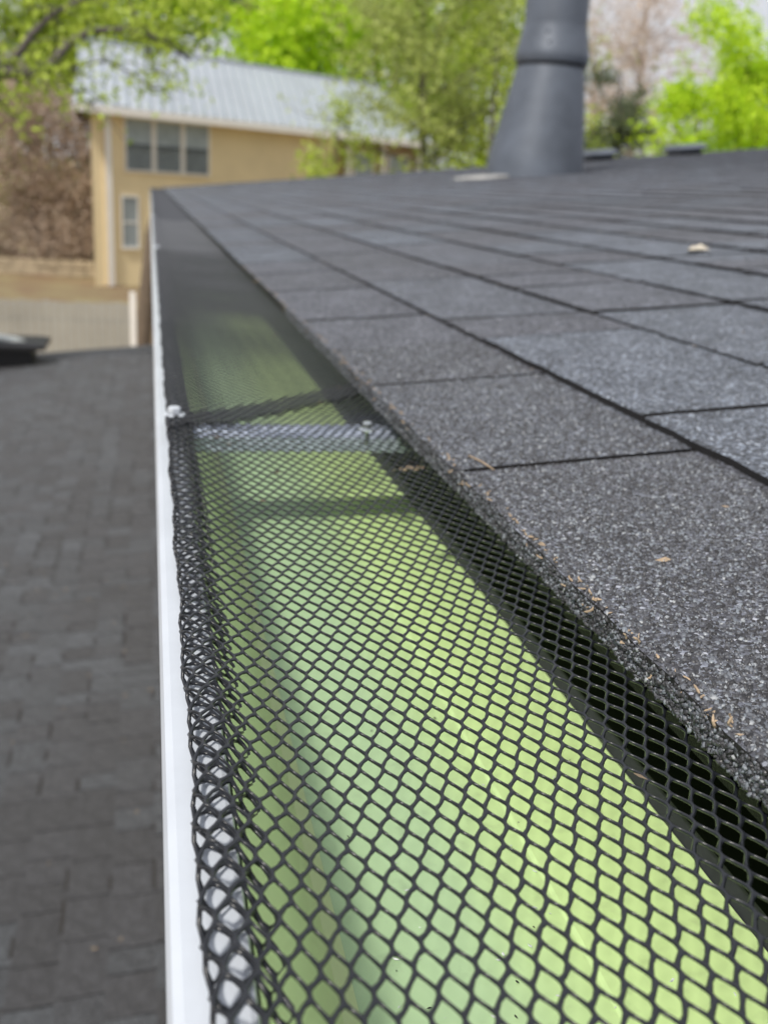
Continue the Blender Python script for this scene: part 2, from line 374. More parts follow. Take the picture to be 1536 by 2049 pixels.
# real mineral chips on the nearest shingles
def chips(n_, region, zf, size, flat=.35):
    k = 5
    cx = rng.uniform(region[0], region[1], n_); cy = rng.uniform(region[2], region[3], n_)
    cz = zf(cx, cy)
    ang = rng.uniform(0, 2*np.pi, n_)[:, None]+np.linspace(0, 2*np.pi, k, endpoint=False)[None]+rng.uniform(-.35, .35, (n_, k))
    sz = size*rng.uniform(.5, 1.45, n_)**1.4
    rad = sz[:, None]*rng.uniform(.6, 1.15, (n_, k))
    tx = rng.normal(0, .3, n_)[:, None]; ty = rng.normal(0, .3, n_)[:, None]
    px = rad*np.cos(ang); py = rad*np.sin(ang)
    top = np.stack([cx[:, None]+px*.8, cy[:, None]+py*.8, cz[:, None]+flat*sz[:, None]+(px*tx+py*ty)], -1)
    bot = np.stack([cx[:, None]+px, cy[:, None]+py, cz[:, None]-.25*sz[:, None]+(px*tx+py*ty)*.6], -1)
    Vc = np.concatenate([top, bot], 1).reshape(-1, 3)
    base = (np.arange(n_)*2*k)[:, None]
    tri = []
    for i in range(1, k-1): tri.append((0, i, i+1))
    for i in range(k): j = (i+1) % k; tri += [(i, k+i, k+j), (i, k+j, j)]
    tri = np.array(tri)
    return Vc, (base[:, :, None]+tri[None]).reshape(-1, 3)
cV, cF = [], []
off = 0
def zsh(x, y):   # top of the first course
    return rz(x)+3.2*(1-(x-80)/85*.9)+.05
for reg, n_, sz in (((79.75, 147, 78, 246.2), 30000, .36), ((79.75, 147, 249.8, 364.6), 13000, .36), ((79.75, 147, 367.8, 450), 8000, .4), ((80.0, 118, 40, 130), 8000, .38)):
    v, f_ = chips(n_, reg, zsh, sz); cV.append(v); cF.append(f_+off); off += len(v)
# chips on the butt edge
n_ = 30000
v, f_ = chips(n_, (-3.1, 3.1, 60, 620), lambda x, y: x*0, .36, .5)
vx = v.copy(); vv = v.reshape(n_, 10, 3); cc = vv.mean(1, keepdims=True); rel = vv-cc
edgez = cc[..., 0]                      # -2.6..2.4 becomes height
newc = np.concatenate([79.95+wob(cc[..., 1], 3.7, .3)+np.where(edgez < -.1, .42, .0)+.9*np.clip(edgez-2.2, 0, 1)+np.random.default_rng(8).normal(0, .1, cc[..., 1].shape), cc[..., 1], rz(80)+edgez], -1)
relr = np.stack([-rel[..., 2]*1.0, rel[..., 1], rel[..., 0]], -1)
v = (newc[:, None, :]+relr).reshape(-1, 3)
cV.append(v); cF.append(f_+off)
link('granule', mesh('granules', S(np.concatenate(cV)), np.concatenate(cF), M['chip']), roof, kind='stuff')

# ================================================================== GUTTER
GY0, GY1 = -150, 7390
gut = thing('gutter', (0.1, 6.0, -.1), 'white enamelled gutter along the shingle edge with pale green inside', 'gutter')
prof = [(9.8, -6), (9.8, -1.0), (9.5, -.3), (8.8, 0), (5, .25), (2.2, .1), (1.1, -.5), (.6, -1.6), (.55, -9), (3, -13), (3, -20), (8, -30), (20, -40), (24, -44), (24, -46), (102, -46), (102, -40)]
inner = [(102, -41.2), (101, -44.9), (25, -44.9), (24.6, -43), (20.8, -39), (9, -29), (4.2, -19.5), (4.2, -12), (1.8, -8), (1.7, -1.8), (2.4, -.9), (8.6, -1), (8.9, -6)]
V, Fc = prism(prof+inner, GY0, GY1, True)
o = link('shell', mesh('shell', S(V), Fc, M['white'], False), gut)
V, Fc = prism([(10.2, -1.6), (10.2, -9), (18, -23.5), (24.5, -36), (26.6, -38.9), (29.5, -39.9), (29.5, -41), (25, -40), (9.3, -12)], GY0, GY1, True)
link('front_lining', mesh('front_lining', S(V), Fc, M['olive']), gut)
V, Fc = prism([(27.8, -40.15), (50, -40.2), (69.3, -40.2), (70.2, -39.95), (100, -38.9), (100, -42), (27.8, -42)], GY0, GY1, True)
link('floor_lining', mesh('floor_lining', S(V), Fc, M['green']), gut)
V, Fc = prism([(100.2, -40.5), (100.2, -31.5), (100.9, -31.5), (100.9, -40.5)], GY0, GY1, True)
link('back_flange', mesh('back_flange', S(V), Fc, M['greyfl']), gut)
V, Fc = prism([(98.9, -31.9), (99.0, -30), (100.5, -2), (84, 1.2), (84, 2.0), (101, .2), (101, -31.9)], GY0, GY1, True)
link('drip_edge', mesh('drip_edge', S(V), Fc, M['black']), gut)
def strap(y, skew=0):
    w_ = 10.5
    P = [(10, -5.2), (14, -4.2), (90, -4.2), (100, -2), (100, -3.0), (90, -5.2), (14, -5.2)]
    pr = []
    for yy_, dz in ((-w_, -5), (-w_+.2, 0), (-3.5, 0), (-2, 1.4), (2, 1.4), (3.5, 0), (w_-.2, 0), (w_, -5)):
        pr.append((yy_, dz))
    xs_ = [10, 20, 60, 90, 99]
    V = [(x, y+yy_+skew*(x-10), -4.2+dz+(0 if x < 95 else 1)) for x in xs_ for yy_, dz in pr]
    V += [(x, y+yy_*.985+skew*(x-10), -4.9+dz*.9+(0 if x < 95 else 1)) for x in xs_ for yy_, dz in pr]
    m_ = len(pr); k = len(xs_)*m_; Fc = []
    for i in range(len(xs_)-1):
        for j in range(m_-1):
            Fc.append((i*m_+j, i*m_+j+1, (i+1)*m_+j+1, (i+1)*m_+j)); Fc.append((k+i*m_+j, k+(i+1)*m_+j, k+(i+1)*m_+j+1, k+i*m_+j+1))
    for i in range(len(xs_)-1):
        for j in (0, m_-1): Fc.append((i*m_+j, (i+1)*m_+j, k+(i+1)*m_+j, k+i*m_+j))
    return np.array(V), Fc
SCREWS = [355, 1168, 2095, 3000, 3900, 4800, 5700, 6600]
for y in SCREWS:
    V, Fc = strap(y-6); link('hanger', mesh('hanger', S(V), Fc, M['steel']), gut)

# ================================================================== GUTTER GUARD
SWD, LWD, BL = 3.45, 7.2, 1.1
path = np.array([(13.5, -2.6), (11.5, -1.2), (9.6, .9), (7.6, 1.2), (6.2, 1.15), (5.1, 1.5), (4.45, 2.3), (4.5, 3.3), (5.3, 4.05), (6.6, 4.3), (8.6, 4.2), (11.5, 3.6), (15, 2.5), (19, 1.6), (26, .9), (45, .3), (65, .5), (80, 1.1), (94, 1.3)])
sl_ = np.concatenate([[0], np.cumsum(np.hypot(*np.diff(path, axis=0).T))]); STOT = sl_[-1]
def fmap(s, y, h, zadd):
    x = np.interp(s, sl_, path[:, 0]); z = np.interp(s, sl_, path[:, 1])
    e = .35
    dx = np.interp(s+e, sl_, path[:, 0])-np.interp(s-e, sl_, path[:, 0]); dz = np.interp(s+e, sl_, path[:, 1])-np.interp(s-e, sl_, path[:, 1])
    l = np.hypot(dx, dz)+1e-9
    z = z+zadd+.35*np.sin(y*.016+x*.05)*np.clip((x-14)/30, 0, 1)+.25*np.sin(y*.041+1)*np.clip((x-14)/30, 0, 1)
    wv = (.25*np.sin(y*.11)+.18*np.sin(y*.31+2))*np.clip((14-x)/6, 0, 1)
    return np.stack([x-dz/l*h+wv, y, z+dx/l*h], -1)
def lattice(y0, y1, keep, lod, zadd=0, wire=.27):
    """one connected expanded-metal sheet. lod 0: rounded strands with many points, 1: plain, 2: flat"""
    cells = []
    j0 = int(y0//LWD)-1; j1 = int(y1//LWD)+2
    for j in range(j0, j1):
        for i in range(0, int(STOT/SWD)+2):
            for (du, dv) in ((0, 0), (.5, .5)):
                s = (i+du)*SWD; y = (j+dv)*LWD
                if s < SWD*.45 or s > STOT-SWD*.45 or y < y0 or y > y1: continue
                if keep is not None and not keep(np.interp(s, sl_, path[:, 0]), y): continue
                cells.append((s, y))
    C = np.array(cells); nC = len(C)
    hb = LWD/2-BL/2; sb = BL/2
    hexo = np.array([(SWD/2, -sb), (SWD/2, sb), (0, hb), (-SWD/2, sb), (-SWD/2, -sb), (0, -hb)])
    w1, w2 = wire*.55, wire
    WS = [1.0, .62, 1.15, 1.0, .62, 1.15]
    def inset(poly, w_):
        out = []
        m_ = len(poly)
        for i in range(m_):
            a0, a1, a2 = poly[i-1], poly[i], poly[(i+1) % m_]
            d1 = (a1-a0)/np.linalg.norm(a1-a0); d2 = (a2-a1)/np.linalg.norm(a2-a1)
            n1 = np.array([-d1[1], d1[0]]); n2 = np.array([-d2[1], d2[0]])
            w1_, w2_ = w_*WS[i-1], w_*WS[i]
            A = np.array([n1, n2]); out.append(a1+np.linalg.solve(A, np.array([w1_, w2_])))
        return np.array(out)
    def dens(poly):                      # chaikin: round the corners
        out = []
        m_ = len(poly)
        for i in range(m_):
            a, b = poly[i], poly[(i+1) % m_]
            out += [a+(b-a)*.22, a+(b-a)*.78]
        return np.array(out)
    if lod == 2:
        o_ = hexo; i_ = inset(hexo, w2); rings = [(o_, .34), (i_, -.3)]
    elif lod == 1:
        o_ = hexo; i_ = inset(hexo, w2); rings = [(o_, .32), (i_, 0), (o_, -.3)]
    else:
        def dense_o(poly):
            out = []
            for i in range(6):
                a, b = poly[i], poly[(i+1) % 6]
                out += [a, a+(b-a)*.5]
            return np.array(out)
        def dense_i(poly):
            out = []
            for i in range(6):
                p, a, b = poly[i-1], poly[i], poly[(i+1) % 6]
                out += [a*.86+p*.07+b*.07, a+(b-a)*.5]
            return np.array(out)
        o_ = dense_o(hexo); i1 = dense_i(inset(hexo, w1)); i2 = dense_i(inset(hexo, w2))
        rings = [(o_, .34), (i1, .26), (i2, .0), (i1, -.22), (o_, -.28)]
    n_ = len(rings[0][0]); nr = len(rings)
    allp = []
    for q, (poly, h) in enumerate(rings):
        jit = 0
        s = C[:, 0][:, None]+poly[:, 0][None]; y = C[:, 1][:, None]+poly[:, 1][None]
        y = y+.22*np.sin(s*.9+y*.013)+.3*np.sin(s*.13+y*.05)+.12*np.sin(s*2.1+y*1.3)
        tl = 0 if poly is o_ else .30
        hh = h-tl*(poly[:, 1]-(o_)[:, 1])[None]+0*s
        allp.append(fmap(s, y, hh, zadd))
    V = np.stack(allp, 1)                       # nC, nr, n_, 3
    V = V.reshape(-1, 3)
    base = (np.arange(nC)*nr*n_)[:, None, None]
    q = []
    for k in range(nr-1):
        for i in range(n_):
            j = (i+1) % n_
            q.append((k*n_+i, k*n_+j, (k+1)*n_+j, (k+1)*n_+i))
    Fq = (base+np.array(q)[None]).reshape(-1, 4)
    # weld the centre lines shared by neighbouring cells
    key = np.round(V/1e-3).astype(np.int64)
    _, fi, inv = np.unique(key, axis=0, return_index=True, return_inverse=True)
    inv = np.asarray(inv).ravel()
    return V[fi], inv[Fq]
GG = 'black mesh gutter guard panels laid end to end'
def guard(y0, y1, keep, lods, zadd, label, ys_, wm='wire'):
    t = thing('gutter_guard', (.1, (y0+y1)/2*U, 0), label, 'gutter guard', GG)
    Vs, Fs, o_ = [], [], 0
    for a_, b_, lod in lods:
        v, f_ = lattice(a_, b_, keep, lod, zadd); Vs.append(v); Fs.append(f_+o_); o_ += len(v)
    V = np.concatenate(Vs); Fq = np.concatenate(Fs)
    key = np.round(V/2e-3).astype(np.int64); _, fi, inv = np.unique(key, axis=0, return_index=True, return_inverse=True)
    inv = np.asarray(inv).ravel()
    link('mesh_sheet', mesh('mesh_sheet', S(V[fi]), inv[Fq], M[wm], True), t)
    return t
L7 = LWD
def sk0(x, y): return y < 342+(x-10)*1.0
def sk1(x, y): return y > 320+(x-10)*.97
def snap(v): return round(v/LWD)*LWD
g0 = guard(-60, 390, sk0, [(snap(35), 430, 0)], 0, 'nearest black mesh gutter guard panel, sharp wire diamonds over green gutter', 355)
g1 = guard(329, 1168, sk1, [(snap(290), snap(560), 0), (snap(560), 1172, 1)], .75, 'second black mesh guard panel, starting just beyond the blue grey hanger strap', 1168, 'wire_sheen')
g2 = guard(1168, 2095, None, [(1160, 2100, 1)], .1, 'third gutter guard panel, grey sheen painted in, past the second lip screw', 2095, 'wire_sheen_far')
g3 = guard(2095, GY1-6, None, [(2090, GY1-6, 2)], .5, 'farthest gutter guard panel, smooth grey strip reaching the far gutter end', 3000, 'wire_sheen_far')

def hexscrew(x, y, z, r=3.0):
    prof = [(r*1.45, 0), (r*1.5, .4), (r*1.3, .9), (r*.98, 1.1)]
    V1, F1 = lathe(prof, 24)
    hx = [(r*.9*math.cos(k*math.pi/3+.3), r*.9*math.sin(k*math.pi/3+.3)) for k in range(6)]
    V2 = [(a, b, .9) for a, b in hx]+[(a, b, 3.6) for a, b in hx]+[(a*.8, b*.8, 4.1) for a, b in hx]
    F2 = [(k, (k+1) % 6, 6+(k+1) % 6, 6+k) for k in range(6)]+[(6+k, 6+(k+1) % 6, 12+(k+1) % 6, 12+k) for k in range(6)]+[tuple(range(12, 18))]
    V3 = [(.9*math.cos(k*math.pi/4), .9*math.sin(k*math.pi/4), z_) for z_ in (-7, .3) for k in range(8)]
    F3 = [(k, (k+1) % 8, 8+(k+1) % 8, 8+k) for k in range(8)]
    V, Fc = join([(V1, F1), (np.array(V2), F2), (np.array(V3), F3)]); V[:, 2] *= .7
    return V+np.array([x, y, z]), Fc
wpaint = M['white']
for t_, y in ((g0, 355), (g1, 1168), (g2, 2095), (g3, 3000), (g3, 3900)):
    V, Fc = hexscrew(6.9, y-(20 if y < 400 else 0), 4.35, 2.5); link('screw', mesh('screw', S(V), Fc, wpaint), t_)
V, Fc = hexscrew(71.5, 328, 1.2, 2.0); link('screw', mesh('screw', S(V), Fc, M['zinc']), g0)

# ================================================================== LOWER ROOF
lowr = thing('lower_roof', (-1.5, 4, -2.2), 'lower grey brown shingle roof left of the white gutter, far below', 'roof')
LP = .1
def lz(x): return -1080+LP*(x+150)
LY0, LY1 = -300, 7330
V, Fc = prism([(-2500, lz(-2500)-3), (60, lz(60)-3), (60, lz(60)-60), (-2500, lz(-2500)-60)], LY0, LY1, True)
link('roof_deck', mesh('low_deck', S(V), Fc, M['asphalt']), lowr)
lt = math.atan(LP); RL = np.array([[math.cos(lt), 0, -math.sin(lt)], [0, 1, 0], [math.sin(lt), 0, math.cos(lt)]])
tabs = []
r = 0; x0 = 5+30
# butts face down the slope, towards -X; course lines from the photograph at X = -6, -79, -152
for r in range(-1, 34):
    x0 = -79-r*73.0
    y = LY0+random.uniform(0, 90)
    while y < LY1:
        w_ = random.choice([55, 70, 85, 100, 120]); b_ = min(y+w_, LY1)
        tabs.append((math.hypot(x0*1.3, y-1500), x0, y, b_)); y = b_
vis = [t for t in tabs if t[2] > 900 and t[1] > -200-t[2]*.2 and t[3] < 4500]
vis.sort(key=lambda t: t[2]-t[1]*.5)
near_set = set((t[1], t[2]) for t in vis[:300])
parts = []; dark = []
for d, x0, a_, b_ in tabs:
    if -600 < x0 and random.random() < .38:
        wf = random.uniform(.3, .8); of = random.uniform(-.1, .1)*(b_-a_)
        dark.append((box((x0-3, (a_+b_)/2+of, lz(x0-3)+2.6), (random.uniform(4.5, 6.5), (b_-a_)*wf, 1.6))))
    t_ = 2.0+random.uniform(-.3, 1.4); seed = random.uniform(0, 50)
    if (x0, a_) in near_set:
        Vv, Ff = shingle_mesh(b_-a_-2.6, 84, t_, seed, 4)
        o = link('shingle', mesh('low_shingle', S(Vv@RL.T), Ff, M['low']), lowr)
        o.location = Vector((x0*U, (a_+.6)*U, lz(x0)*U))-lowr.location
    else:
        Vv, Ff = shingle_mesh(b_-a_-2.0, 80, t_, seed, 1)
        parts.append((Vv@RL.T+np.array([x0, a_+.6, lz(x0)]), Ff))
Vv, Ff = join(dark); link('dark_band', mesh('dark_tabs', S(Vv), Ff, M['bitlow']), lowr, kind='stuff')  # dark bands printed on the laminated shingles, modelled as strips
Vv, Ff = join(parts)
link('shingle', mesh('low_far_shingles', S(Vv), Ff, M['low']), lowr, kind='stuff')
V, Fc = prism([(-2500, -2180), (56, -2180), (56, lz(56)-62), (-2500, lz(-2500)-62)], LY0+20, LY1-40, True)
link('wall', mesh('low_wall', S(V), Fc, M['brick']), lowr)

# dark low roof vent on the far end of the lower roof (left edge of the view)
p = at(40, 706, 13.6)
vt = thing('roof_vent', tuple(p), 'flat black roof vent at the left edge on the lower roof end', 'vent')
V, Fc = join([box(p+np.array([-.25, 0, .0]), (.95, .6, .10)), box(p+np.array([-.25, 0, .10]), (1.15, .8, .07))])
V1, F1 = box(p+np.array([-.27, 0, .0]), (.9, .6, .2)); link('base', mesh('vent_base', V1, F1, M['flue_d']), vt)
V1 = np.array([(sx*(.62 if z == 0 else .5)+p[0]-.27, sy*(.42 if z == 0 else .3)+p[1], p[2]+.1+z) for z in (0, .05, .08) for sx, sy in ((-1, -1), (1, -1), (1, 1), (-1, 1))])
V1[4:8, 0] = V1[:4, 0]; V1[4:8, 1] = V1[:4, 1]
F1 = [(3, 2, 1, 0), (8, 9, 10, 11)]+[(a+k, a+(k+1) % 4, a+4+(k+1) % 4, a+4+k) for a in (0, 4) for k in range(4)]
link('hood', mesh('vent_hood', V1, F1, M['flue_d']), vt)
p = at(22, 684, 13.4)
V, Fc = tube([p+np.array([-.4, 0, .02]), p+np.array([-.15, .02, .05]), p+np.array([.05, 0, .02]), p+np.array([.17, 0, .0])], [.03, .045, .05, .03], 10)
link('rag', mesh('rag', V, Fc, M['drop'], True), None, label='crumpled white rag lying on the black roof vent at left', cat='rag')

# ================================================================== FLUE on the upper roof
def roofpix(px, py, lift=0):
    r_ = ray(px, py); k = ((6-PITCH*80)*U+lift-80*U)/(r_[2]-PITCH*r_[0]); return CAMP+r_*k
bp = roofpix(1066, 352)
dist = np.linalg.norm(bp-CAMP); mpp = dist/2000/1.02
fl = thing('flue_pipe', tuple(bp), 'large dark grey flue pipe with storm collar and cone flashing', 'flue')
SH = 15*mpp; bq = bp+np.array([SH, 0, 0]); R_ = 58*mpp; RB = 93*mpp
zc = 205*mpp
def flz(z): return z
V, Fc = lathe([(RB*1.0, -.12), (RB*.99, .02), (RB*.96, .15), (R_*1.09, zc*.93), (R_*1.07, zc)], 48, bp); V[:, 0] += np.clip((V[:, 2]-bp[2])/zc, 0, 1)*SH; link('cone_flashing', mesh('cone', V, Fc, M['flue'], True), fl)
V, Fc = lathe([(R_*1.13, zc-.03), (R_*1.18, zc), (R_*1.18, zc+.03), (R_*1.14, zc+18*mpp), (R_*1.04, zc+46*mpp), (R_*1.02, zc+56*mpp)], 48, bq); link('storm_collar', mesh('collar', V, Fc, M['flue'], True), fl)
V, Fc = lathe([(R_*1.05, zc-.06), (R_*1.12, zc-.05), (R_*1.12, zc+.01)], 48, bq); link('sealant_ring', mesh('seal', V, Fc, M['flue_d'], True), fl)
V, Fc = lathe([(R_, zc*.5), (R_, zc+60*mpp), (R_, zc+420*mpp), (R_*.9, zc+424*mpp), (R_*.88, zc+300*mpp)], 48, bq); link('pipe', mesh('pipe', V, Fc, M['flue'], True), fl)
# flashing plate, lying on the slope
def on_roof_box(c, s, yaw=0, lift=0):
    cz, sz_ = math.cos(yaw), math.sin(yaw)
    Ry = np.array([[cz, -sz_, 0], [sz_, cz, 0], [0, 0, 1]])
    return box((0, 0, 0), s, RX@Ry)[0]+np.array(c)+np.array([0, 0, lift]), box((0, 0, 0), s)[1]
V, Fc = lathe([(RB*.62, 0), (RB*.6, .012), (RB*.3, .02), (RB*.3, 0)], 40); V = V@RX.T+bp+np.array([-.38, -.05, -.035]); link('flashing_plate', mesh('plate', V, Fc, M['lead']), fl)
V, Fc = lathe([(.012, 0), (.014, .005), (.008, .01), (0.001, .011)], 12); Rm = np.array([[1, 0, 0], [0, 0, -1], [0, 1, 0]])
V = V@Rm.T+bp+np.array([-R_*.42, -R_*1.15, zc+38*mpp]); link('bolt', mesh('bolt', V, Fc, M['flue']), fl)

for (px, py, Yl, lab) in ((1192, 322, 0, 'left low black box vent near the far roof edge, beside the flue'), (1366, 318, 0, 'right low black box vent near the far roof edge')):
    c = roofpix(px, py+2)
    c = at(px, py+3, 12.6); c[2] = (rz(c[0]/U))*U
    k = 12.6/2000
    t_ = thing('box_vent', tuple(c), lab, 'vent', 'low box vents on the far roof')
    V, Fc = on_roof_box(c, (50*k, .34, 12*k), 0, 4*k); link('base', mesh('bv_base', V, Fc, M['flue_d']), t_)
    Vt = np.array([(sx*a, sy*b, z) for z, a, b in ((0, 29, .26), (5, 31, .28), (13, 22, .18)) for sx, sy in ((-1, -1), (1, -1), (1, 1), (-1, 1))], float)
    Vt[:, 0] *= k; Vt[:, 2] *= k
    F1 = [(3, 2, 1, 0), (8, 9, 10, 11)]+[(a+q, a+(q+1) % 4, a+4+(q+1) % 4, a+4+q) for a in (0, 4) for q in range(4)]
    link('hood', mesh('bv_hood', Vt@RX.T+c+np.array([0, 0, 9*k]), F1, M['flue']), t_)

# ================================================================== HOUSE BEHIND
hd_ = np.array([.8412, .5407]); hn = np.array([-.05, .9987])
HC = np.array([-2.2, 42.8])
def hp(s, d, z):                      # metres along the facade, behind it, height
    q = HC+hd_*s+hn*d; return (q[0], q[1], z)
def hbox(s0, s1, d0, d1, z0, z1):
    V = np.array([hp(s, d, z) for s in (s0, s1) for d in (d0, d1) for z in (z0, z1)])
    return V, [(0, 1, 3, 2), (4, 6, 7, 5), (0, 4, 5, 1), (2, 3, 7, 6), (0, 2, 6, 4), (1, 5, 7, 3)]
yh = thing('yellow_house', hp(10, 4, GZ), 'two storey yellow house with pale standing seam metal roof', 'house')
def hpart(name, V, Fc, m, parent=None, sm=False):
    o = link(name, mesh(name, V, Fc, m, sm), yh if parent is None else None)
    if parent is not None:
        o.parent = parent; o.location = (0, 0, 0)
    return o
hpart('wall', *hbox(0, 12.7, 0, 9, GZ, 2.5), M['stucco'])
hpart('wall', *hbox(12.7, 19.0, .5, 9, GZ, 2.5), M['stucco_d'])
# roof: eave at d=-.6, ridge at d=4
re_, rr_ = 2.62, 5.42
e0 = [(-.7, -.6, re_), (19.6, -.6, re_), (17.2, 4.6, rr_), (-.3, 4.6, rr_)]
V = [hp(*q) for q in e0]+[hp(-.7, 9.8, re_), hp(19.6, 9.8, re_)]
Vr = np.array(V); Vb = Vr.copy(); Vb[:, 2] -= .14
Vall = np.concatenate([Vr, Vb])
Fr = [(0, 1, 2, 3), (4, 0, 3), (5, 4, 3, 2), (6, 7, 1, 0), (7, 11, 5, 2, 8, 1)[:0] or (1, 7, 8, 2), (2, 8, 11, 5), (5, 11, 10, 4), (4, 10, 6, 0), (9, 8, 7, 6), (10, 6, 9), (8, 9, 10, 11)]
hroof = hpart('roof', Vall, Fr, M['metalroof'])
for i in range(50):                    # raised seams
    s = -.45+i*.52
    if s > 19.5: break
    d_end = 4.6 if s < 17.2 else -.6+(19.6-s)/2.4*5.2
    if d_end < -.2: continue
    z_end = re_+(d_end+.6)/5.2*(rr_-re_)
    pts = [hp(s-.035, -.6, re_), hp(s+.035, -.6, re_), hp(s+.035, d_end, z_end), hp(s-.035, d_end, z_end)]
    Vs_ = np.array(pts+[(a, b, c+.11) for a, b, c in pts])
    hpart('roof_seam', Vs_, [(0, 3, 2, 1), (4, 5, 6, 7), (0, 1, 5, 4), (1, 2, 6, 5), (2, 3, 7, 6), (3, 0, 4, 7)], M['seam'], hroof)
V, Fc = hbox(-.35, 17.3, 4.45, 4.75, rr_-.03, rr_+.09); hpart('ridge_cap', V, Fc, M['metalroof'], hroof)
hpart('fascia', *hbox(-.72, 19.62, -.78, -.62, 2.32, 2.60), M['trim'])
hpart('soffit', *hbox(-.6, 19.5, -.62, .02, 2.36, 2.44), M['trim'])
hpart('downspout', *hbox(.60, .88, -.18, -.03, GZ+.05, 2.36), M['trim'])
def window(s0, s1, z0, z1, d=0, gl='glass', bars=False, fr=.13):
    f_ = hpart('window', *join([hbox(s0-fr, s1+fr, d-.09, d-.003, z1, z1+fr), hbox(s0-fr, s1+fr, d-.12, d-.003, z0-fr, z0), hbox(s0-fr, s0, d-.09, d-.003, z0, z1), hbox(s1, s1+fr, d-.09, d-.003, z0, z1)]), M['trim'])
    hpart('pane', *hbox(s0, s1, d-.05, d-.01, z0, z1), M[gl], f_)
    hpart('sash', *hbox(s0, s1, d-.07, d-.052, (z0+z1)/2-.03, (z0+z1)/2+.03), M['rail'] if bars else M['trim'], f_)
    if bars:
        q = [hbox(s0, s1, d-.16, d-.13, z0+.85, z0+.89)]
        k = s0+.06
        while k < s1: q.append(hbox(k-.012, k+.012, d-.16, d-.13, z0-.02, z0+.85)); k += .13
        hpart('railing', *join(q), M['rail'], f_)
for a_, b_ in ((1.56, 2.72), (2.94, 4.12), (4.34, 5.5)): window(a_, b_, .36, 2.27, bars=True, fr=.1)
window(1.33, 2.0, -2.66, -.72, gl='glass_l', fr=.09)
window(14.3, 15.5, -.6, 1.75, d=.5); window(16.7, 18.0, -.6, 1.75, d=.5)
hpart('wall_post', *hbox(13.6, 13.95, .1, .49, GZ, 2.36), M['trim']); hpart('wall_post', *hbox(16.0, 16.3, .1, .49, GZ, 2.36), M['trim']); hpart('wall_post', *hbox(18.6, 18.9, .1, .49, GZ, 2.36), M['trim'])

# ================================================================== FENCE, post, garden wall, mulch
fn = thing('wooden_fence', (-3, 20.4, GZ), 'weathered pale board fence beyond the lower roof, below the house', 'fence')
x = -7.6; k = 0
while x < -.42:
    w_ = .135; zt = -2.24+random.uniform(-.02, .02)
    V, Fc = box((x, 20.4+.03*(x+.4)*-1+random.uniform(-.01, .01), (zt+GZ)/2), (w_, .025, zt-GZ)); link('board', mesh('board', V, Fc, M['fence']), fn); x += .148
for zz in (-2.6, -3.8):
    V, Fc = box((-4.0, 20.56, zz), (7.2, .05, .1)); link('rail', mesh('rail', V, Fc, M['fpost']), fn)
V, Fc = box((-.36, 20.42, (-2.02+GZ)/2), (.11, .11, -2.02-GZ)); link('post', mesh('post', V, Fc, M['trim']), fn)

gw = thing('garden_wall', (-5, 46, GZ), 'low tan stone garden wall left of the yellow house', 'wall')
for row in range(2):
    x = -8.5
    while x < -2.35:
        w_ = random.uniform(.4, .75); yv = 46.6-.08*(x+2)
        V, Fc = box((x+w_/2, yv+random.uniform(-.03, .03), GZ+.2+row*.34), (w_-.03, .35, .31)); V[:, 2] += random.uniform(-.015, .015)
        link('stone', mesh('stone', V, Fc, M['stone']), gw); x += w_
# mulch bed
def patch(name, pts, z, m):
    V = np.array([(x, y, gh(np.array(x), np.array(y))+z) for x, y in pts]); link(name, mesh(name, V, [tuple(range(len(pts)))], m), kind='structure')
pts = [(-9, 47.2), (-2.2, 47.0), (-2.2, 55), (-12, 55)]

# ================================================================== TREES
def leaves(pts, size, seed):
    r_ = np.random.default_rng(seed); n_ = len(pts)
    a = r_.normal(size=(n_, 3)); a /= np.linalg.norm(a, axis=1)[:, None]
    b = np.cross(a, r_.normal(size=(n_, 3))); b /= np.linalg.norm(b, axis=1)[:, None]
    s = size*r_.uniform(.6, 1.3, n_)[:, None]
    V = np.stack([pts-a*s*.5, pts+b*s*.28, pts+a*s*.5, pts-b*s*.28], 1).reshape(-1, 3)
    return V, np.arange(n_*4).reshape(-1, 4)
def branchy(base, top, r0, spread, nl, seed, droop=0, crown=None, sub=9, lo=.22):
    """trunk + limbs; returns tubes and tip points"""
    r_ = np.random.default_rng(seed); tubes = []; tips = []
    base = np.array(base, float); top = np.array(top, float); Hh = np.linalg.norm(top-base)
    ts = np.linspace(0, 1, 9); tr = [base+(top-base)*t+np.array([math.sin(t*5+seed)*.03*Hh, math.cos(t*4+seed)*.03*Hh, 0])*t for t in ts]
    tubes.append(tube(tr, [r0*(1-.82*t) for t in ts], 9))
    for i in range(nl):
        t = r_.uniform(lo, .98); k = int(t*8); p = np.array(tr[k])*(1-(t*8-k))+np.array(tr[min(k+1, 8)])*(t*8-k)
        an = i*2.4+r_.uniform(-.4, .4); L_ = spread*(1.15-.75*abs(t-.45))*r_.uniform(.65, 1.1)
        d = np.array([math.cos(an), math.sin(an), r_.uniform(.15, .8)]); pts = [p]; q = p
        for j in range(5):
            d = d+r_.normal(0, .18, 3)+np.array([0, 0, -.05*droop]); d /= np.linalg.norm(d); q = q+d*L_/5; pts.append(q)
        rr = r0*(1-.82*t)*.5
        tubes.append(tube(pts, [rr*(1-.15*j) for j in range(6)], 5))
        for j in range(sub):
            kk = r_.integers(1, 6); s = pts[kk]; dd = r_.normal(size=3)+d*.8+np.array([0, 0, .2-.4*droop]); dd /= np.linalg.norm(dd)
            l2 = L_*r_.uniform(.2, .5); m1 = s+dd*l2*.5+r_.normal(0, .05*l2, 3); e = s+dd*l2
            tubes.append(tube([s, m1, e], [rr*.3, rr*.2, rr*.08], 3)); tips += [m1, e, s+dd*l2*.75]
    return tubes, np.array(tips)
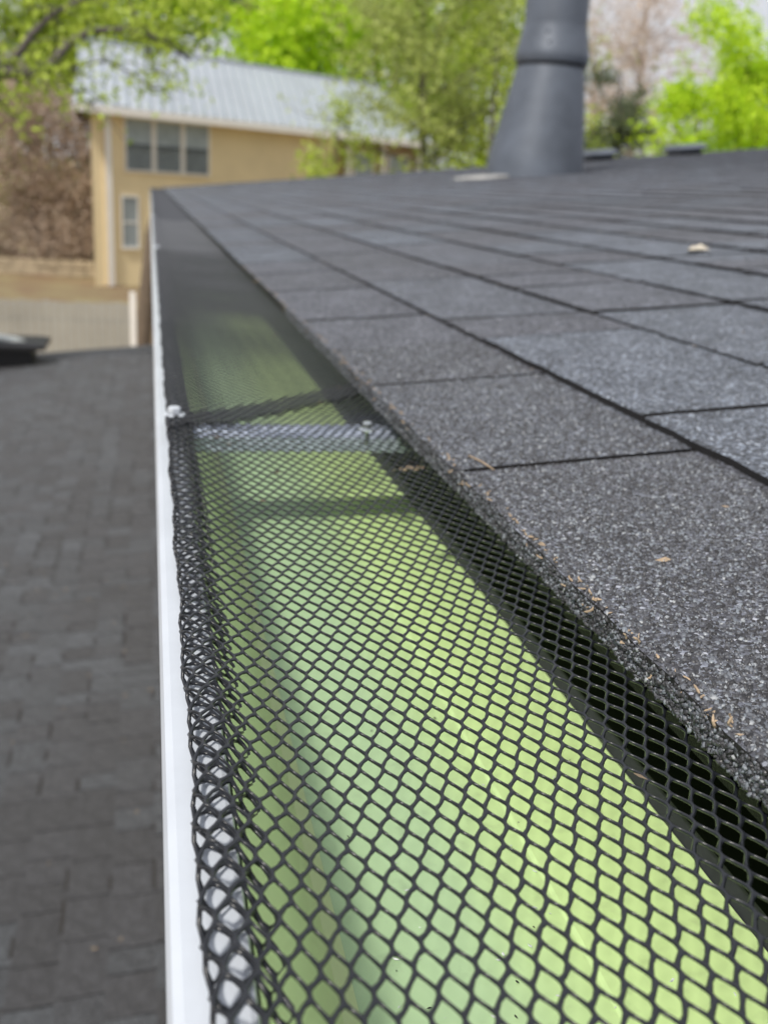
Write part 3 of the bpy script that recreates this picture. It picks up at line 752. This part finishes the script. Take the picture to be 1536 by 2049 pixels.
def tree(name, base, top, r0, spread, nl, nleaf, lsize, lm, bark, label, seed, group='trees behind the roof', droop=0, clump=.5, sub=9, cat='tree', lo=.22):
    t_ = thing(name, tuple(base), label, cat, group)
    tb, tips = branchy(base, top, r0, spread, nl, seed, droop, sub=sub, lo=lo)
    V, Fc = join(tb); link('trunk', mesh('trunk', V, Fc, M[bark]), t_)
    r_ = np.random.default_rng(seed+99)
    if nleaf:
        c = tips[r_.integers(0, len(tips), nleaf)]+r_.normal(0, clump, (nleaf, 3))*np.array([1, 1, .7])
        V, Fq = leaves(c, lsize, seed); link('crown', mesh('crown', V, Fq, M[lm]), t_)
    return t_
def base_at(px, Y):
    p = at(px, 300, Y); return np.array([p[0], p[1], float(gh(np.array(p[0]), np.array(p[1])))-.1])
def top_at(px, py, Y): return at(px, py, Y)
# behind the house
tree('broadleaf_tree', base_at(520, 64), top_at(560, -40, 64), .35, 6.5, 26, 15000, .42, 'lf_bright', 'barkd', 'bright green tree rising behind the middle of the metal roof', 11, clump=.8)
tree('broadleaf_tree', base_at(740, 66), top_at(760, -60, 66), .4, 7, 28, 17000, .42, 'lf_bright', 'barkd', 'tall bright green tree behind the right end of the metal roof', 12, clump=.8)
tree('broadleaf_tree', base_at(350, 70), top_at(330, -80, 70), .4, 7, 26, 12000, .42, 'lf_mid', 'barkd', 'yellow green tree behind the left half of the metal roof', 13, clump=.9)
tree('broadleaf_tree', base_at(60, 66), top_at(70, -90, 66), .4, 7, 28, 14000, .40, 'lf_mid', 'barkd', 'tall yellow green tree at the far left above the bare thicket', 14, clump=.9)
tree('broadleaf_tree', base_at(960, 68), top_at(980, -60, 68), .4, 6, 24, 10000, .40, 'lf_mid', 'barkd', 'green tree just left of and behind the flue pipe', 25, clump=.8)
# in front of the right end of the house
tree('young_oak', base_at(895, 38), top_at(840, -60, 38), .22, 4.0, 30, 10500, .2, 'lf_olive', 'bark', 'thin limbed olive leaved tree in front of the house right end', 15, clump=.35, sub=12, lo=.42)
tree('young_oak', base_at(690, 37), top_at(672, 215, 37),   .07, 1.2, 14, 1700, .18, 'lf_mid', 'bark', 'small bright leaved tree before the middle of the metal roof eave', 40, clump=.22)
tree('young_oak', base_at(1010, 36), top_at(985, 20, 36), .14, 2.6, 16, 2600, .2, 'lf_mid', 'bark', 'smaller sparse tree close to the left side of the flue', 16, clump=.3)
# right
tree('bare_tree', base_at(1270, 58), top_at(1290, -10, 58), .3, 6.2, 46, 9500, .14, 'lf_pink', 'twigp', 'leafless pinkish tree right of the flue pipe', 17, clump=.5, sub=18)
tree('bare_tree', base_at(1190, 62), top_at(1190, 40, 62), .3, 4.4, 30, 4200, .14, 'lf_pink', 'twigp', 'leafless pale tree directly behind the flue pipe', 18, clump=.5, sub=18)
tree('evergreen_tree', base_at(1250, 50), top_at(1250, 150, 50), .2, 1.9, 30, 4600, .22, 'lf_dark', 'barkd', 'small dark evergreen between the bare tree and the flue', 19, clump=.3)
tree('broadleaf_tree', base_at(1490, 34), top_at(1505, 110, 34), .25, 3.2, 34, 26000, .2, 'lf_bright', 'barkd', 'vivid green tree at the right edge above the roof', 20, clump=.35, sub=12)
tree('broadleaf_tree', base_at(1400, 37), top_at(1405, 190, 37), .16, 2.3, 24, 10000, .2, 'lf_bright', 'barkd', 'shorter vivid green tree left of the right edge tree', 21, clump=.3)
tree('evergreen_tree', base_at(1200, 56), top_at(1180, 240, 56), .2, 2.2, 20, 3600, .25, 'lf_mid', 'barkd', 'low yellow green tree low down right of the flue', 22, clump=.4)
# bare thicket on the bank left of the house
for i, (px, Y, tp, sp, lab) in enumerate(((20, 50, 200, 3.0, 'tangled bare brown bush at the far left edge'), (75, 49, 215, 2.6, 'tangled bare brown bush second from the left edge'), (130, 50, 200, 2.6, 'tangled bare brown bush left of the yellow house corner'), (168, 52, 190, 2.2, 'bare brown bush touching the yellow house corner'), (-60, 50, 170, 3.2, 'bare brown bush partly out of view at the left edge'))):
    tree('bare_bush', base_at(px, Y), top_at(px+5, tp, Y), .1, sp, 40, 6500, .15, 'lf_brown', 'twig', lab, 30+i, 'bare bushes left of the house', clump=.5, sub=18, cat='bush', lo=.03)

# near overhanging limbs, upper left; the trunk stands just left of the view
ot = thing('overhanging_oak', tuple(at(-420, 700, 12)), 'near oak whose thin leafy limbs hang over the upper left corner', 'tree', None)
D = 12.0
def L3(pts, r0, r1, dj=.3):
    out = [at(x, y, D+dz) for x, y, dz in pts]; n_ = len(out)
    return tube(out, [r0+(r1-r0)*i/(n_-1) for i in range(n_)], 7)
tp = at(-420, 700, 12); tb = [tube([np.array([tp[0], tp[1], GZ-.2]), np.array([tp[0]+.1, tp[1], -1]), at(-330, 250, 12), at(-300, -100, 12.2), at(-260, -400, 12)], [.28, .24, .2, .15, .08], 12)]
limbs = [[(-330, 230, 0), (-120, 170, 0), (0, 146, .1), (90, 146, .2), (112, 118, .2), (140, 85, .3), (185, 62, .4), (250, 58, .4), (330, 80, .5), (380, 120, .5)],
         [(-310, 100, 0), (-80, 140, 0), (30, 120, -.2), (62, 70, -.3), (110, 25, -.3), (150, 5, -.4), (220, -30, -.4)],
         [(100, 145, .2), (150, 135, .3), (215, 120, .4), (270, 150, .4), (320, 190, .5)],
         [(240, -60, .5), (262, 10, .5), (280, 60, .6), (300, 110, .6), (312, 150, .6)],
         [(-300, 0, 0), (0, -60, .2), (240, -60, .5), (420, -20, .7), (520, 20, .8)],
         [(60, 152, .1), (120, 158, .1), (160, 190, .1), (190, 215, .1)],
         [(-100, 165, 0), (-20, 190, 0), (10, 215, 0), (30, 235, 0)]]
rads = [(.085, .018), (.06, .014), (.014, .005), (.03, .008), (.05, .01), (.012, .004), (.012, .004)]
tips = []
r_ = np.random.default_rng(5)
for pts, (ra, rb) in zip(limbs, rads):
    tb.append(L3(pts, ra, rb))
    for k in range(1, len(pts)):
        if pts[k][0] < -60: continue
        for j in range(5):
            f_ = r_.uniform(0, 1); x = pts[k-1][0]*(1-f_)+pts[k][0]*f_; y = pts[k-1][1]*(1-f_)+pts[k][1]*f_; dz = pts[k][2]
            ex, ey = x+r_.normal(15, 38), y+abs(r_.normal(22, 34))-12
            a0 = at(x, y, D+dz); a1 = at(ex, ey, D+dz+r_.normal(0, .25)); am = (a0+a1)/2+np.array([0, 0, .04])
            tb.append(tube([a0, am, a1], [.008, .005, .003], 4)); tips += [a1, am*.3+a1*.7, am]
for ax, ay, n_ in ((15, 205, 20), (8, 180, 12), (300, 60, 16), (340, 30, 20), (420, 30, 24), (370, 150, 14), (210, 20, 10)):
    for j in range(n_): tips.append(at(ax+r_.normal(0, 22), ay+r_.normal(0, 20), D+r_.normal(.3, .3)))
V, Fc = join(tb); link('limbs', mesh('limbs', V, Fc, M['bark'], True), ot)
tips = np.array(tips); nleaf = 1650
c = tips[r_.integers(0, len(tips), nleaf)]+r_.normal(0, .085, (nleaf, 3))
V, Fq = leaves(c, .085, 77); link('crown', mesh('oak_crown', V, Fq, M['lf_mid']), ot)

# dark tree trunk right of the fence post, seen beside the gutter
p0, p1 = at(283, 720, 24), at(296, 470, 24)
tt = thing('tree_stump', tuple(np.array([p0[0], p0[1], GZ])), 'dark leaning tree trunk between fence post and white gutter', 'tree')
pb = p0+(p0-p1)*.6
V, Fc = tube([pb, p0, (p0+p1)/2+np.array([.05, 0, 0]), p1+np.array([.1, 0, 0]), p1+(p1-p0)*.3+np.array([.25, 0, 0])], [.24, .2, .18, .16, .12], 12); link('trunk', mesh('stump', V, Fc, M['fpost'], True), tt)

# ================================================================== SMALL LITTER
def crumb(p, s, seed, m, el=1.0):
    r_ = np.random.default_rng(seed)
    V = np.array([(-1, 0, 0), (1, 0, .1), (0, -.5, 0), (0, .5, .1), (0, 0, .45), (0, 0, -.3), (.6, .35, .3), (-.6, -.3, .2)], float)
    V += r_.normal(0, .15, V.shape); V[:, 0] *= el
    an = r_.uniform(0, 6.3); c_, s_ = math.cos(an), math.sin(an)
    V = V@np.array([[c_, s_, 0], [-s_, c_, 0], [0, 0, 1]])*s+np.array(p)
    return V, [(0, 2, 4), (2, 1, 4), (1, 6, 4), (6, 3, 4), (3, 0, 4), (2, 0, 5), (1, 2, 5), (3, 1, 5), (0, 3, 5), (1, 3, 6), (0, 7, 2)]
cr = []
r_ = np.random.default_rng(3)
for k in range(190):
    y = 110+r_.exponential(180) if k % 2 else r_.uniform(150, 900)
    x = 79.5+abs(r_.normal(0, .9)); s = r_.uniform(.5, 1.35)
    if k % 3:
        q0 = np.array([x, y, rz(80)+(r_.uniform(.5, 3.3) if x < 79.9 else 3.65)]); d0 = r_.normal(0, 1, 3)*np.array([.7, 1, .5]); pts = [q0]
        for j in range(4): d0 = d0+r_.normal(0, .6, 3)*np.array([1, 1, .5]); pts.append(pts[-1]+d0/np.linalg.norm(d0)*s*.45)
        cr.append(tube(pts, [s*.1, s*.2, s*.15, s*.18, s*.06], 5))
    else: cr.append(crumb((x, y, rz(80)+(r_.uniform(.5, 3.3) if x < 79.9 else 3.55)), s*.5, k, None, r_.uniform(.8, 1.6)))
for k in range(40):
    y = r_.uniform(130, 1500); r0 = r_.integers(1, 8); x = rowx(r0)-r_.uniform(.3, 2.5)
    cr.append(crumb((x, y, rz(x)+1.4), r_.uniform(.35, .85), 200+k, None, r_.uniform(1, 2)))
for k in range(26):
    y = r_.uniform(110, 1500); x = r_.uniform(90, 90+y*.6); cr.append(crumb((x, y, rz(x)+2.2), r_.uniform(.25, .65), 300+k, None, 1.6))
V, Fc = join(cr); link('oak_litter', mesh('oak_litter', S(V), Fc, M['soil']), kind='stuff', label='tan catkin crumbs caught along the shingle edges')
cr = []
for k in range(46):
    cr.append(crumb((r_.uniform(-600, -10), r_.uniform(1150, 3200), 0), r_.uniform(1.5, 4), 500+k, None, 1.6))
    cr[-1][0][:, 2] += lz(cr[-1][0][:, 0].mean())+4
V, Fc = join(cr); link('leaf_litter', mesh('leaf_litter', S(V), Fc, M['soil']), kind='stuff', label='tan crumbs scattered over the lower roof')
cr = []
for k in range(13):
    y = 90+r_.exponential(160); x = r_.uniform(14, 79); cr.append(crumb((x, y, 1.0), r_.uniform(.25, .7), 1500+k, None, 2.2))
V, Fc = join(cr); link('caught_litter', mesh('caught_litter', S(V), Fc, M['soil_d']), kind='stuff', label='small dry crumbs caught on the gutter mesh')
# specks and pale chips on the gutter floor
sp1, sp2 = [], []
for k in range(170):
    x = r_.uniform(32, 92); y = 66+r_.exponential(45)
    z = -40+max(0, (x-70)/30*1.1)
    (sp1 if k % 3 == 0 else sp2).append(crumb((x, y, z+.1), r_.uniform(.15, .5), 700+k, None, 1.3))
V, Fc = join(sp1); link('dirt_specks', mesh('dirt_specks', S(V), Fc, M['speck']), kind='stuff', label='dark specks of dirt on the green gutter floor')
V, Fc = join(sp2); link('pale_chips', mesh('pale_chips', S(V), Fc, M['drop']), kind='stuff', label='pale shavings on the green gutter floor')
def unit_on(px, py, lift):
    return roofpix(px, py, lift*U)
# dry twig, brown leaf scrap, pale scrap
a, b = unit_on(938, 912, 3.4), unit_on(988, 940, 3.2)
V, Fc = tube([a, (a+b)/2+np.array([0, 0, .0006]), b], [.0006, .0005, .0003], 6); link('twig', mesh('twig', V, Fc, M['soil'], True), label='short straw coloured twig lying on the shingle near the gutter', cat='twig')
p = unit_on(1330, 1124, 2.2); V, Fc = crumb(p/U, 1.3, 901, None, 1.7); link('leaf_scrap', mesh('leaf_scrap', S(V), Fc, M['soil']), label='small curled brown leaf scrap on the nearest large shingle', cat='leaf')
r1 = ray(825, 938); p = CAMP+r1*((80-(-1))*U/-r1[2]); V, Fc = crumb(p/U, 4.2, 902, None, 1.5); V[:, 2] = (V[:, 2]-p[2]/U)*.3-1
link('dry_leaf', mesh('dry_leaf', S(V), Fc, M['soil']), label='brown dry leaf under the mesh near the shingle edge', cat='leaf')
p = unit_on(1388, 503, 2); V, Fc = crumb(p/U, 13, 903, None, 1.6); V[:, 2] = (V[:, 2]-p[2]/U)*.4+p[2]/U+2; V[:, 0] = (V[:, 0]-p[0]/U)*1.25+p[0]/U
link('pale_scrap', mesh('pale_scrap', S(V), Fc, M['bwood']), label='pale cream scrap lying on the shingles at right', cat='scrap')
